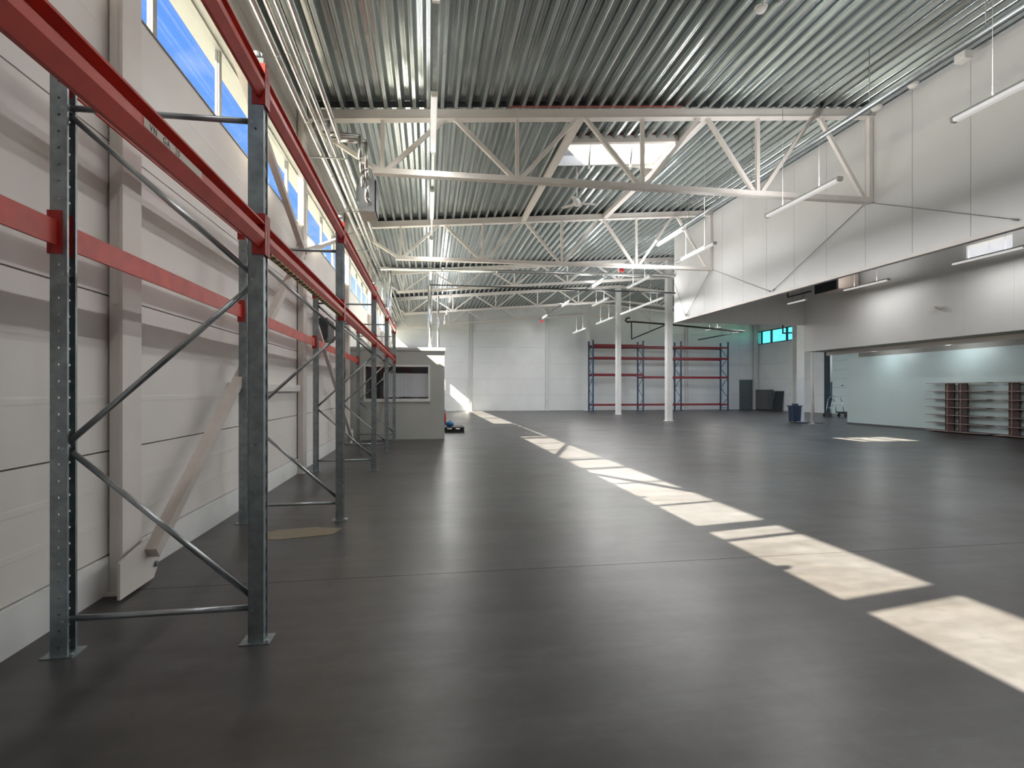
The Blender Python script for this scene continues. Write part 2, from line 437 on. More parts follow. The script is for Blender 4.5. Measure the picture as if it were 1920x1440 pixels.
# skylight
sk = struct('window_%d' % wi, (4.9, 13.7, 8), 'square roof skylight with opening gear between two roof beams', 'skylight'); wi += 1
def zk(x): return zr(x)
cb = MB()
for (a, c) in ((SK_X0-.03, SK_X0+.02), (SK_X1-.02, SK_X1+.03)):
    cb.box(a, c, SK_Y0, SK_Y1, zr(a)-.02, zr(SK_X1)+.55)
cb.box(SK_X0, SK_X1, SK_Y1-.01, SK_Y1+.03, zr(SK_X0)+.1, zr(SK_X1)+.55).box(SK_X0, SK_X1, SK_Y0-.03, SK_Y0+.01, zr(SK_X1)+.1, zr(SK_X1)+.55)
cb.build('curb', 'frame_grey', sk)
MB().bar((SK_X0, SK_Y0, zr(SK_X0)+.0), (SK_X1, SK_Y0, zr(SK_X1)+.0), .12, .17).build('curb_beam', 'steel_white', sk)
MB().bar((SK_X0, SK_Y1, zr(SK_X0)+.12), (SK_X1, SK_Y1, zr(SK_X1)+.12), .05, .26).build('curb_beam', 'frame_white', sk)
MB().bar((SK_X0, SK_Y0-.02, zr(SK_X0)+.13), (SK_X1, SK_Y0-.02, zr(SK_X1)+.13), .03, .12).build('primer_strip', 'primer', sk)
xm = (SK_X0+SK_X1)/2
for (a, c) in ((SK_X0+.02, xm), (xm, SK_X1-.02)):
    za, zc = zr(SK_X1)+.5, zr(SK_X1)+.5
    pm = MB().add([(a, SK_Y0, za), (c, SK_Y0, zc), (c, SK_Y1, zc), (a, SK_Y1, za), ((a+c)/2, (SK_Y0+SK_Y1)/2, za+.28)], [(0, 1, 4), (1, 2, 4), (2, 3, 4), (3, 0, 4)])
    pm.build('dome_pane', 'dome', sk)
MB().box(xm-.03, xm+.03, SK_Y0, SK_Y1, zr(SK_X1)+.44, zr(SK_X1)+.52).build('glazing_bar', 'frame_white', sk)
for xx in (4.35, 5.55):
    t = MB().tube((xx, 13.9, zr(xx)+.75), (xx+.03, 14.2, zr(xx)-.13), .026, 8).bar((xx-.25, 13.5, zr(xx)+.6), (xx+.02, 13.95, zr(xx)+.45), .03, .03).bar((xx+.05, 13.95, zr(xx)+.5), (xx+.45, 14.35, zr(xx)+.6), .02, .02)
    t.build('opener_rod', 'galv_dull', sk)
    MB().tube((xx+.03, 14.2, zr(xx)-.10), (xx+.035, 14.22, zr(xx)-.2), .032, 8).build('opener_motor', 'white_plastic', sk)

# ================================================================== hanging bulkhead (upper wall), its return and the mezzanine
XB, YE, ZB = 10.7, 22.1, 4.58
wu = struct('wall_upper', (XB, 10, ZB), 'hanging white panel bulkhead on the right, open underneath', 'wall')
by = [YE-1.3*k for k in range(0, 24)]
for (y1, y0) in zip(by, by[1:]):
    MB().box(XB, XB+.10, y0+.005, y1-.005, ZB+.09, zr(XB)-.005).build('wall_panel', 'bulk', wu)
MB().box(XB+.03, XB+.095, by[-1], YE, ZB+.1, zr(XB)-.02).build('backing', 'seam', wu)
MB().box(XB-.012, XB+.13, by[-1], YE, ZB, ZB+.088).build('bottom_trim', 'steel_white', wu)
MB().box(XB-.03, XB, by[-1], YE, zr(XB)-.10, zr(XB)-.0).build('top_trim', 'galv_dull', wu)
XM, ZM = 17.02, 3.36
we = struct('wall_end', (14, YE, ZB), 'grey white hanging wall closing the end of the bulkhead', 'wall')
ex = [XB+.13+i*(XM-XB-.13)/5 for i in range(6)]
for (x0, x1) in zip(ex, ex[1:]):
    MB().box(x0+.004, x1-.004, YE-.1, YE, ZB, zr(min(max(x0, XB), 16.9) if x0 > RIDGE else x0)-.05).build('wall_panel', 'bulk', we)
wm = struct('wall_mezzanine', (XM, 10, ZM), 'upper wall of the mezzanine above the mint partition', 'wall')
my = [YE, 18.6, 14.7, 13.2, 9, 5, 1, -3, YB]
for (y1, y0) in zip(my, my[1:]):
    mm = MB()
    if y1 == 14.7: mm.box(XM, XM+.15, y0+.002, y1-.002, ZM, 5.72).box(XM, XM+.15, y0+.002, y1-.002, 6.28, 8.25)
    else: mm.box(XM, XM+.15, y0+.002, y1-.002, ZM, 8.25)
    mm.build('wall_panel', 'bulk', wm)
w = struct('window_%d' % wi, (XM, 13.95, 5.72), 'small frosted window high in the mezzanine wall', 'window'); wi += 1
MB().box(XM+.02, XM+.1, 13.2, 14.7, 5.72, 5.77).box(XM+.02, XM+.1, 13.2, 14.7, 6.23, 6.28).box(XM+.02, XM+.1, 13.2, 13.26, 5.77, 6.23).box(XM+.02, XM+.1, 14.64, 14.7, 5.77, 6.23).build('frame', 'frame_white', w)
MB().box(XM+.05, XM+.06, 13.26, 13.95, 5.77, 6.23).build('pane', 'frosted', w)
MB().box(XM+.05, XM+.06, 13.95, 14.64, 5.77, 6.23).build('pane', 'frosted', w)
sl = MB().box(XM, 21.6, YB, YE, ZM-.02, ZM+.25); 
cm = struct('ceiling_mezzanine', (18.5, 8, ZM), 'low soffit of the mezzanine over the mint partition', 'ceiling')
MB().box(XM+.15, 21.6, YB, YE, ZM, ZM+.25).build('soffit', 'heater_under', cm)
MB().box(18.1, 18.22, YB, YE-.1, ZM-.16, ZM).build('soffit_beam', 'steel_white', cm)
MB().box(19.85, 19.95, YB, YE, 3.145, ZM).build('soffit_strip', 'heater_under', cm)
MB().box(XM+.2, 21.6, YE-.18, YE, ZM+.25, 8.2).build('end_panel', 'bulk', cm)
wp = struct('wall_partition', (19.8, 8, 0), 'pale mint green partition wall under the mezzanine', 'wall')
for (y0, y1) in ((YB, -1), (-1, 7), (7, 15), (15, 22.72)):
    MB().box(19.8, 19.95, y0+.001, y1-.001, .08, 3.14).build('wall_panel', 'mint', wp)
bs = MB().box(19.775, 19.8, YB, 22.72, 0, .08).build('baseboard_right', 'board_grey', None, (19.79, 8, 0)); tag(bs, 'thin grey skirting along the mint partition', 'skirting', None, 'structure')

# ================================================================== columns
def h_col(name, x, y, z1, w, d, m, label, group, flange_x=True, base=True, z0=0.0):
    t = thing(name, (x, y, z0), label, 'column', group)
    f = .018
    if flange_x:   # flanges face +-X
        MB().box(x-d/2, x-d/2+f, y-w/2, y+w/2, z0+.02, z1).build('flange', m, t)
        MB().box(x+d/2-f, x+d/2, y-w/2, y+w/2, z0+.02, z1).build('flange', m, t)
        MB().box(x-d/2+f, x+d/2-f, y-.008, y+.008, z0+.02, z1).build('web', m, t)
    else:
        MB().box(x-w/2, x+w/2, y-d/2, y-d/2+f, z0+.02, z1).build('flange', m, t)
        MB().box(x-w/2, x+w/2, y+d/2-f, y+d/2, z0+.02, z1).build('flange', m, t)
        MB().box(x-.008, x+.008, y-d/2+f, y+d/2-f, z0+.02, z1).build('web', m, t)
    if base: MB().box(x-max(w, d)/2-.05, x+max(w, d)/2+.05, y-max(w, d)/2-.05, y+max(w, d)/2+.05, z0, z0+.02).build('base_plate', m, t)
    return t
ordn = ['first', 'second', 'third', 'fourth', 'fifth', 'sixth', 'seventh', 'eighth', 'ninth', 'tenth', 'eleventh', 'twelfth']
for k, y in enumerate([4.75, 10.90, 16.80, 23.1, 29.3, 35.5]):
    t = thing('wall_column', (-2.42, y, 0), '%s white steel column from the front along the left window wall' % ordn[k], 'column', 'columns on the left wall')
    MB().box(-2.48, -2.395, y-.11, y+.11, .02, 7.33).build('shaft', 'steel_white', t)
    MB().box(-2.395, -2.37, y-.14, y+.14, .02, 7.33).build('flange', 'steel_white', t)
    MB().box(-2.484, -2.33, y-.18, y+.18, 0, .02).build('base_plate', 'steel_white', t)
    MB().box(-2.45, -2.40, y-.125, y-.11, 2.28, 2.31).box(-2.45, -2.40, y-.125, y-.11, 2.10, 2.13).build('cleat', 'steel_white', t)
for k, (y, lab) in enumerate([(26.45, 'nearest tall white column of the centre row beside the bulkhead end'), (34.0, 'middle white column of the centre row in front of the far rack'), (40.95, 'white centre row column standing against the far wall left of the rack')]):
    h_col('steel_column', 12.5, y, zr(12.5)-.22 if k < 2 else 7.2, .30, .30, 'steel_cool', lab, 'columns of the centre row', False)
for x, lab in ((3.2, 'wall column at the foot of the sunlight streak on the far wall'), (9.3, 'wall column between the sunlight streak and the far rack'), (21.1, 'wall column behind the far rack')):
    h_col('wall_column', x, YF-.13, zr(x)-.25, .24, .22, 'steel_cool', lab, 'columns on the far wall', True)
h_col('steel_column', 27.3, YF-.25, 7.1, .24, .26, 'steel_cool', 'white column in the far right corner beside the grey door', None, True)
h_col('steel_column', 18.9, 24.95, 7.6, .42, .36, 'steel_cool', 'stout white column with a dark blue bin at its foot', None, False)
t = thing('slim_column', (18.1, 22.9, 0), 'slim round white post in front of the mezzanine end', 'column')
MB().tube((18.1, 22.9, .015), (18.1, 22.9, ZM+.3), .075, 14).build('shaft', 'frame_white', t)
MB().box(17.97, 18.23, 22.77, 23.03, 0, .015).build('base_plate', 'frame_white', t)

# ================================================================== roof trusses
def truss_a(y, x1, label):
    t = thing('roof_truss', (4, y, 6.2), label, 'truss', 'flat bottomed roof trusses')
    x0 = -2.42
    MB().bar((x0, y, zr(x0)-.10), (x1, y, zr(x1)-.10), .15, .19).build('top_chord', 'steel_white', t)
    MB().bar((x0, y, zr(x0)-.20), (x1, y, zr(x1)-.20), .20, .018).build('chord_flange', 'steel_white', t)
    zb = 6.20
    MB().bar((-1.12, y, zb), (x1, y, zb+.03), .12, .12).build('bottom_chord', 'steel_white', t)
    MB().bar((-1.12, y, zb-.06), (x1, y, zb-.03), .17, .014).build('chord_flange', 'steel_white', t)
    bot = [-.95, 1.92, 4.80, 7.65]; top = [.47, 3.37, 6.28, 9.18]
    for xb in bot: MB().bar((xb, y, zb), (xb, y, zr(xb)-.12), .08, .08).build('vertical', 'steel_white', t)
    MB().bar((x1-.06, y, zb), (x1-.06, y, zr(x1)-.1), .10, .10).build('vertical', 'steel_white', t)
    MB().bar((-2.36, y, 7.04), (-1.0, y, zb), .09, .09).build('diagonal', 'steel_white', t)
    for k in range(4):
        MB().bar((bot[k]+.07, y, zb+.02), (top[k]-.06, y, zr(top[k])-.14), .085, .085).build('diagonal', 'steel_white', t)
        nb = bot[k+1] if k < 3 else x1-.12
        MB().bar((top[k]+.06, y, zr(top[k])-.14), (nb-.07, y, zb+.02), .085, .085).build('diagonal', 'steel_white', t)
    return t
t1 = truss_a(11.5, XB-.005, 'nearest white roof truss, in front of the skylight')
MB().bar((1.7, 11.37, zr(1.7)+.012), (5.7, 11.37, zr(5.7)+.012), .03, .025).build('primer_edge', 'primer', t1)
truss_a(18.9, XB-.005, 'second white roof truss, behind the skylight')
def truss_b(y, label):
    t = thing('roof_truss', (12.5, y, 6.5), label, 'truss', 'pitched roof trusses at the far end')
    def seg(x0, x1, dz, w, h, nm):
        MB().bar((x0, y, zr(x0)+dz), (x1, y, zr(x1)+dz), w, h).build(nm, 'steel_white', t)
    seg(-2.40, RIDGE, -.10, .15, .17, 'top_chord'); seg(RIDGE, XR-.02, -.10, .15, .17, 'top_chord')
    seg(-1.5, RIDGE, -1.06, .12, .11, 'bottom_chord'); seg(RIDGE, XR-1.1, -1.06, .12, .11, 'bottom_chord')
    MB().bar((-2.36, y, zr(-2.36)-.3), (-1.4, y, zr(-1.4)-1.06), .07, .07).build('diagonal', 'steel_white', t)
    n = 5; st = (RIDGE-.0+1.2)/n
    for side in (1, -1):
        bots = [-1.2+st*k for k in range(n+1)] if side == 1 else [2*RIDGE+1.2-st*k for k in range(n+1)]
        if side == -1: bots = bots[:-1]+[bots[-1]]
        for k, xb in enumerate(bots):
            if side == -1 and k == n: continue
            MB().bar((xb, y, zr(xb)-1.04), (xb, y, zr(xb)-.14), .07, .07).build('vertical', 'steel_white', t)
            if k < n:
                xn = bots[k+1]; xt = (xb+xn)/2; s = side
                MB().bar((xb+.06*s, y, zr(xb)-1.02), (xt-.05*s, y, zr(xt)-.15), .07, .07).build('diagonal', 'steel_white', t)
                MB().bar((xt+.05*s, y, zr(xt)-.15), (xn-.06*s, y, zr(xn)-1.02), .07, .07).build('diagonal', 'steel_white', t)
    return t
truss_b(26.5, 'pitched white truss over the nearest centre column')
truss_b(34.0, 'pitched white truss over the middle centre column')
truss_b(40.7, 'pitched white truss right in front of the far wall')
for x, lab in ((3.37, 'left roof beam flanking the skylight between the first two trusses'), (6.42, 'right roof beam flanking the skylight between the first two trusses')):
    t = thing('roof_beam', (x, 15.2, zr(x)-.1), lab, 'beam', 'roof beams beside the skylight')
    MB().bar((x, 11.58, zr(x)-.09), (x, 18.82, zr(x)-.09), .12, .16).build('web', 'steel_white', t)
    MB().bar((x, 11.58, zr(x)-.175), (x, 18.82, zr(x)-.175), .17, .014).build('lower_flange', 'steel_white', t)

# ================================================================== wall bracing (left wall)
def brace(p, q, label, r=.06, gus=()):
    t = thing('wind_brace', p, label, 'brace', 'diagonal braces on the left wall')
    MB().bar(p, q, r*1.5, r*1.5, (1, 0, 0)).build('tube', 'brace', t)
    for gpts in gus:
        c = Vector(gpts)
        MB().prism([(c.y-.28, c.z-.14), (c.y+.16, c.z-.14), (c.y+.30, c.z+.12), (c.y+.12, c.z+.26), (c.y-.28, c.z+.12)], c.x-.012, c.x+.012, 'X').build('gusset', 'steel_white', t)
        for (dy, dz) in ((.10, .12), (.16, .02)):
            MB().tube((c.x+.012, c.y+dy, c.z+dz), (c.x+.03, c.y+dy, c.z+dz), .022, 6).build('bolt', 'rack_steel', t)
    return t
XBR = -2.25
t = brace((XBR, 4.80, .26), (XBR, 10.1, 4.08), 'scuffed pale brace rising from the foot of the first wall column', .065)
gpl = MB().prism([(4.42, .02), (4.92, .02), (5.02, .14), (4.98, .36), (4.86, .38), (4.42, .30)], -2.31, -2.29, 'X').build('gusset', 'steel_white', t)
for (yy, zz) in ((4.90, .27), (4.94, .13)): MB().tube((-2.29, yy, zz), (-2.27, yy, zz), .024, 6).build('bolt', 'rack_steel', gpl)
t = brace((XBR, 5.2, 6.2), (XBR, 10.1, 4.18), 'upper brace crossing the windows down to the second wall column', .06)
brace((XBR, 10.3, 4.15), (XBR, 16.6, 6.3), 'pale brace rising across the windows right of the second wall column', .055, [(XBR-.05, 10.25, 4.05)])
brace((XBR, 11.25, 3.0), (XBR, 16.55, .12), 'brace descending to the foot of the third wall column', .05, [(XBR-.04, 16.7, .16)])

# ================================================================== pipes along the left wall
def pipe(name, pts, r, m, label, cat='pipe', group=None, rings=None, n=10):
    t = thing(name, pts[0], label, cat, group)
    MB().path(pts, r, n).build('pipe_run', m, t)
    if rings:
        for (p, q, rr) in rings: MB().tube(p, q, rr, n).build('pipe_collar', m, t)
    return t
for (x, z, r, lab) in ((-2.26, 6.66, .062, 'fat silver lagged pipe nearest the left wall under the roof'), (-2.10, 6.70, .045, 'second silver pipe from the left wall under the roof'), (-1.95, 6.64, .038, 'third silver pipe from the left wall under the roof'), (-1.80, 6.74, .05, 'outermost silver pipe of the bundle along the left wall')):
    rg = [((x, y, z), (x, y+.05, z), r*1.12) for y in (6.2, 8.4, 10.4, 13, 15.2, 18, 21, 25, 29)]
    pipe('silver_pipe', [(x, YB+.05, z), (x, 39.5, z)], r, 'galv', lab, 'pipe', 'silver pipes along the left wall', rg)
for k, y in enumerate((5.6, 11.9, 15.4, 19.6, 24, 30)):
    t = thing('pipe_bracket', (-2.05, y, 6.5), '%s steel bracket from the front holding the pipe bundle' % ordn[k], 'bracket', 'pipe brackets')
    MB().box(-2.5, -1.72, y-.012, y+.012, 6.575, 6.595).build('arm', 'galv_dull', t)
    MB().tube((-1.72, y, 6.55), (-1.72, y, zr(-1.72)), .008, 6).build('hanger', 'galv_dull', t)
# unit heater 1 with branch pipes
t = thing('unit_heater', (-1.25, 12, 5.4), 'grey unit heater box hanging at the left end of the nearest truss', 'heater', 'unit heaters')
MB().box(-1.45, -1.13, 11.68, 12.36, 5.42, 6.12).build('casing', 'heater', t)
MB().box(-1.455, -1.125, 11.675, 12.365, 5.40, 5.42).build('underside', 'heater_under', t)
MB().box(-1.128, -1.10, 11.70, 12.34, 5.45, 6.09).build('grille', 'grille', t)
MB().tube((-1.50, 11.9, 5.75), (-1.45, 11.9, 5.75), .12, 12).box(-1.52, -1.45, 11.75, 12.1, 5.65, 5.95).build('fan_motor', 'galv_dull', t)
t = thing('branch_pipe', (-1.9, 11.3, 6.7), 'pair of silver branch pipes bending down to the near unit heater', 'pipe')
MB().path([(-2.26, 11.25, 6.80), (-1.38, 11.25, 6.80), (-1.38, 11.28, 6.35), (-1.36, 11.45, 6.15), (-1.36, 11.62, 5.9)], .047, 10).build('supply_pipe', 'galv', t)
MB().path([(-2.0, 11.35, 6.74), (-1.27, 11.35, 6.74), (-1.27, 11.40, 6.2), (-1.27, 11.50, 6.05), (-1.27, 11.50, 5.62), (-1.22, 11.64, 5.55)], .047, 10).build('return_pipe', 'galv', t)
MB().path([(-2.26, 11.1, 6.70), (-2.26, 11.1, 6.92), (-2.1, 11.1, 6.92)], .03, 8).path([(-1.95, 11.05, 6.70), (-1.95, 11.05, 6.95), (-2.1, 11.1, 6.9)], .03, 8).build('valve', 'galv', t)
t = thing('unit_heater', (-2.1, 24.5, 5.5), 'pale far unit heater on the left wall above the office', 'heater', 'unit heaters')
MB().box(-2.30, -1.88, 24.3, 24.8, 5.55, 6.45).build('casing', 'heater', t)
MB().box(-2.31, -1.87, 24.29, 24.81, 5.53, 5.55).build('underside', 'heater_under', t)
MB().tube((-2.0, 24.2, 5.6), (-2.0, 24.2, 6.6), .04, 8).build('pipe', 'galv', t)
t = thing('wall_box', (-2.4, 12.6, 2.7), 'dark grey box fixed high on the left wall behind the rack', 'box')
MB().box(-2.498, -2.2, 12.25, 13.1, 2.72, 3.2).build('casing', 'dark', t)
MB().box(-2.2, -2.19, 12.3, 13.05, 2.77, 3.15).build('lid', 'grille', t)

# cross pipes at Y=22 and the drops into the office
pipe('cross_pipe', [(-1.9, 22.0, 6.50), (XB-.02, 22.0, 6.62)], .075, 'galv', 'long fat silver pipe crossing the hall under the trusses', 'pipe', None, [((x, 22, 6.5+.0095*(x+1.9)), (x+.06, 22, 6.5+.0095*(x+1.9)), .083) for x in (0.5, 2.8, 4.9, 7.4)])
pipe('cross_pipe', [(.05, 21.95, 5.90), (XB-.02, 21.95, 5.86)], .032, 'dark', 'thin dark pipe crossing the hall below the fat silver pipe', 'pipe')
pipe('drop_pipe', [(.06, 22.1, 3.03), (.06, 22.1, 5.92)], .085, 'galv', 'silver pipe standing on the office roof, tallest in the middle', 'pipe', 'pipes into the office roof')
pipe('drop_pipe', [(.40, 22.3, 3.03), (.40, 22.3, 5.5)], .05, 'galv', 'thin pale pipe on the right of the office roof', 'pipe', 'pipes into the office roof')
pipe('drop_pipe', [(-1.55, 22.1, 3.03), (-1.55, 22.1, 6.62)], .085, 'galv', 'silver duct pipe on the left of the office roof', 'pipe', 'pipes into the office roof')

# ================================================================== tube lights
def tube_light(x, y, z, Lh, label, group, hang=True, power=1.0):
    t = thing('tube_light', (x, y, z), label, 'light', group)
    y0, y1 = y-Lh/2, y+Lh/2
    MB().prism([(x-.045, z+.05), (x+.045, z+.05), (x+.06, z+.012), (x-.06, z+.012)], y0, y1).build('housing', 'white_plastic', t)
    MB().prism([(x-.055, z+.012), (x+.055, z+.012), (x+.04, z-.03), (x-.04, z-.03)], y0+.03, y1-.03).build('diffuser', 'diffuser', t)
    for (a, c) in ((y0-.012, y0+.03), (y1-.03, y1+.012)):
        MB().prism([(x-.06, z+.045), (x+.06, z+.045), (x+.045, z-.034), (x-.045, z-.034)], a, c).build('end_cap', 'white_plastic', t)
    if hang:
        for yy in (y0+Lh*.25, y1-Lh*.25):
            MB().tube((x, yy, z+.05), (x, yy, zr(x)-(.002 if 9 < x < 10 else 0)), .0045, 5).build('wire', 'cable', t)
    if power:
        l = bpy.data.lights.new('tube_lamp', 'AREA'); l.shape = 'RECTANGLE'; l.size = .10; l.size_y = Lh-.1; l.energy = LAMP_W*power; l.color = (1.0, .985, .97)
        l.specular_factor = .02; l.spread = PI
        lo = bpy.data.objects.new('tube_lamp', l); COL.objects.link(lo); lo.parent = t; lo.location = (0, 0, -.05)
        l2 = l.copy(); l2.energy = LAMP_W*power*UP_FILL; l2.specular_factor = .0  # second lamp added facing up to fill the deck and upper walls
        lu = bpy.data.objects.new('tube_lamp', l2); COL.objects.link(lu); lu.parent = t; lu.location = (0, 0, .06); lu.rotation_euler = (PI, 0, 0)
    return t
row_l = 'hanging tube lights in front of the bulkhead'
for k, y in enumerate((1.3, 5.55, 9.85, 14.2, 18.3, 22.68)):
    tube_light(7.5, y, 5.5, 2.15, '%s hanging tube light from the front in the row before the bulkhead' % ordn[k], row_l)
row_m = 'tube lights under the mezzanine bay'
for k, y in enumerate((4.3, 8.7, 13.15, 17.5, 21.2)):
    tube_light(16.0, y, 5.5, 2.05 if k < 4 else 1.2, '%s tube light from the front in the bay behind the bulkhead' % ordn[k], row_m, True, .28 if k < 4 else 0)
row_a = 'tube lights on the left hand lighting rail'
for k, y in enumerate((1.4, 5.8, 10.2, 14.6, 18.9, 23.2)):
    tube_light(.10, y, 6.6, 2.2, '%s tube light from the front on the left lighting rail' % ordn[k], row_a, False, .30)
t = thing('lighting_rail', (.1, 10, 6.68), 'long thin lighting rail carrying the left row of tube lights', 'rail')
MB().box(.07, .13, -5, 25, 6.655, 6.70).build('rail', 'galv_dull', t)
for y in (3.5, 7.7, 12.4, 16.7, 21):
    MB().tube((.1, y, 6.70), (.1, y, zr(.1)), .008, 5).build('hanger', 'cable', t)
row_c = 'long tube lights beyond the bulkhead end'
for k, (y, ln) in enumerate(((24.0, 5.0), (29.1, 2.9), (34.2, 3.0))):
    tube_light(9.89, y, 5.55, ln, '%s long tube light from the front beyond the bulkhead end' % ordn[k], row_c, True, 1.3)
row_d = 'far tube lights near the left side'
for k, y in enumerate((27.6, 32.2, 37)):
    tube_light(1.1, y, 6.3, 2.1, '%s small far tube light above and right of the office' % ordn[k], row_d)
for k, y in enumerate((26.4, 30.8, 35.2)):
    tube_light(20.0, y, 6.0, 2.1, '%s tube light from the front in the far right bay' % ordn[k], 'tube lights in the far right bay')
# conduit rail at X=8.5
t = thing('cable_conduit', (8.5, 20, 7.2), 'grey conduit rail running the length of the hall under the roof', 'conduit')
MB().tube((8.5, -6, 7.18), (8.5, 40.5, 7.10), .05, 10).build('conduit', 'galv_dull', t)
for y in (7.0, 9.2, 13, 16.5, 20.4, 24, 30, 36):
    MB().tube((8.5, y, 7.2), (8.5, y, zr(8.5)), .008, 5).build('hanger', 'cable', t)
tube_light(8.5, 17.9, 7.03, 2.0, 'bright tube light fixed directly under the grey conduit rail', 'tube lights on the conduit rail', False, .6)
for k, y in enumerate((26.2, 32.6, 38.5)):
    tube_light(8.5, y, 7.0, 1.6, '%s far tube light under the grey conduit rail beyond the bulkhead end' % ordn[k], 'tube lights on the conduit rail', False, .5)

# second rail close to the bulkhead top, with sensors
t = thing('cable_tray', (10.3, 8, 8.2), 'thin cable tray tucked against the top of the bulkhead', 'cable tray')
MB().box(10.28, 10.42, -4, YE-.2, 8.24, 8.27).box(10.28, 10.29, -4, YE-.2, 8.27, 8.31).box(10.41, 10.42, -4, YE-.2, 8.27, 8.31).build('tray', 'galv_dull', t)
MB().tube((10.2, -4, 8.2), (10.2, YE-.2, 8.2), .02, 8).build('cable', 'dark', t)

# ================================================================== ceiling fans, detectors, bell
def fan(x, y, z, label, a0):
    t = thing('ceiling_fan', (x, y, z), label, 'fan', 'white ceiling fans')
    MB().tube((x, y, z+.12), (x, y, zr(x)), .012, 8).build('rod', 'white_plastic', t)
    MB().lathe((x, y, z), [(.001, .13), (.06, .12), (.10, .06), (.11, 0), (.08, -.06), (.001, -.08)], 14).build('motor', 'white_plastic', t)
    for k in range(3):
        a = a0+2*PI*k/3; d = Vector((math.cos(a), math.sin(a), 0))
        MB().bar(Vector((x, y, z))+d*.1, Vector((x, y, z+.01))+d*.55, .11, .012, (0.12, 0.05, 1)).build('blade', 'white_plastic', t)
fan(4.15, 14.6, 6.88, 'white three blade ceiling fan hanging just behind the nearest truss', .05)
fan(8.6, 33, 7.15, 'white ceiling fan far away left of the middle centre column', .4)
fan(15.3, 33, 7.15, 'white ceiling fan far away right of the middle centre column', .9)
def detector(x, y, z, label, r=.09):
    t = thing('smoke_detector', (x, y, z), label, 'detector', 'round white ceiling detectors')
    MB().lathe((x, y, z), [(.001, 0), (r, 0), (r, -.03), (r*.7, -.07), (.001, -.08)], 14).build('body', 'white_plastic', t)
    MB().lathe((x, y, z), [(r*1.15, .015), (r*1.15, 0), (r*.9, -.004)], 14).build('base_ring', 'white_plastic', t)
detector(5.52, 8.2, zr(5.52)-.0, 'white detector on the deck at the top edge of the photo, right of centre')
detector(.12, 6.45, zr(.12), 'white detector on the deck above the left lighting rail')
detector(10.35, 11.0, 8.22, 'cream dome detector on the tray just in front of the nearest truss', .11)
detector(10.35, 10.05, 8.22, 'white detector on the tray, second from the nearest truss', .10)
t = thing('junction_box', (10.3, 8.9, 8.2), 'square white junction box on the cable tray near the top right corner', 'box')
MB().box(10.22, 10.4, 8.80, 9.02, 8.02, 8.178).build('box_body', 'white_plastic', t); MB().box(10.215, 10.22, 8.82, 9.0, 8.04, 8.17).build('cover', 'white_plastic', t)
detector(XM-.04, 15.5, 4.42, 'round white fitting on the mezzanine wall', .13)
detector(18.9, 20.2, ZM, 'left small white spot fitting under the mezzanine soffit', .08)
detector(18.9, 16.9, ZM, 'right small white spot fitting under the mezzanine soffit', .08)
for y in (20.2, 16.9):  # fill lamps added under the fittings to brighten the mint partition
    l = bpy.data.lights.new('soffit_fill', 'POINT'); l.energy = 9; l.shadow_soft_size = .08; l.specular_factor = .2; l.color = (.9, .97, 1)
    lo = bpy.data.objects.new('soffit_fill', l); COL.objects.link(lo); lo.location = (18.9, y, ZM-.22)
t = thing('alarm_bell', (8.5, 22.7, 7.0), 'round red alarm bell hanging on the grey conduit rail', 'bell')
MB().lathe((8.5, 22.7, 6.965), [(.001, .085), (.07, .08), (.11, .02), (.11, -.03), (.06, -.1), (.001, -.11)], 14).build('gong', 'red_plastic', t)
MB().tube((8.5, 22.7, 7.05), (8.5, 22.7, 7.085), .02, 6).build('stem', 'white_plastic', t)
t = thing('alarm_bell', (8.5, 39.6, 6.75), 'small far red alarm on the conduit rail before the far wall', 'bell')
MB().lathe((8.5, 39.6, 6.85), [(.001, .09), (.07, .08), (.11, .02), (.11, -.03), (.06, -.1), (.001, -.11)], 14).build('gong', 'red_plastic', t)
MB().tube((8.5, 39.6, 6.9), (8.5, 39.6, 7.04), .02, 6).build('stem', 'white_plastic', t)

# ================================================================== tie rods on the bulkhead face
def rod(p, q, label):
    o = thing('tie_rod', p, label, 'rod', 'thin tie rods on the bulkhead face')
    MB().tube(p, q, .009, 6).build('wire', 'cable', o)
    MB().tube(q, Vector(q)+(Vector(p)-Vector(q)).normalized()*.12, .02, 6).build('turnbuckle', 'cable', o)
xr_ = XB-.04
rod((xr_, 11.55, 6.2), (xr_, 8.2, 4.72), 'tie rod from the nearest truss end down towards the viewer')
rod((xr_, 11.7, 6.2), (xr_, 15.25, 4.72), 'tie rod from the nearest truss end down away from the viewer')
rod((xr_, 18.85, 6.2), (xr_, 15.35, 4.72), 'tie rod from the second truss end down to the shared bulkhead point')
rod((xr_, 19.0, 6.2), (xr_, 20.9, 4.72), 'tie rod from the second truss end down towards the bulkhead end')
rod((xr_, 22.0, 6.3), (xr_, 20.95, 4.72), 'steep tie rod at the very end of the bulkhead')

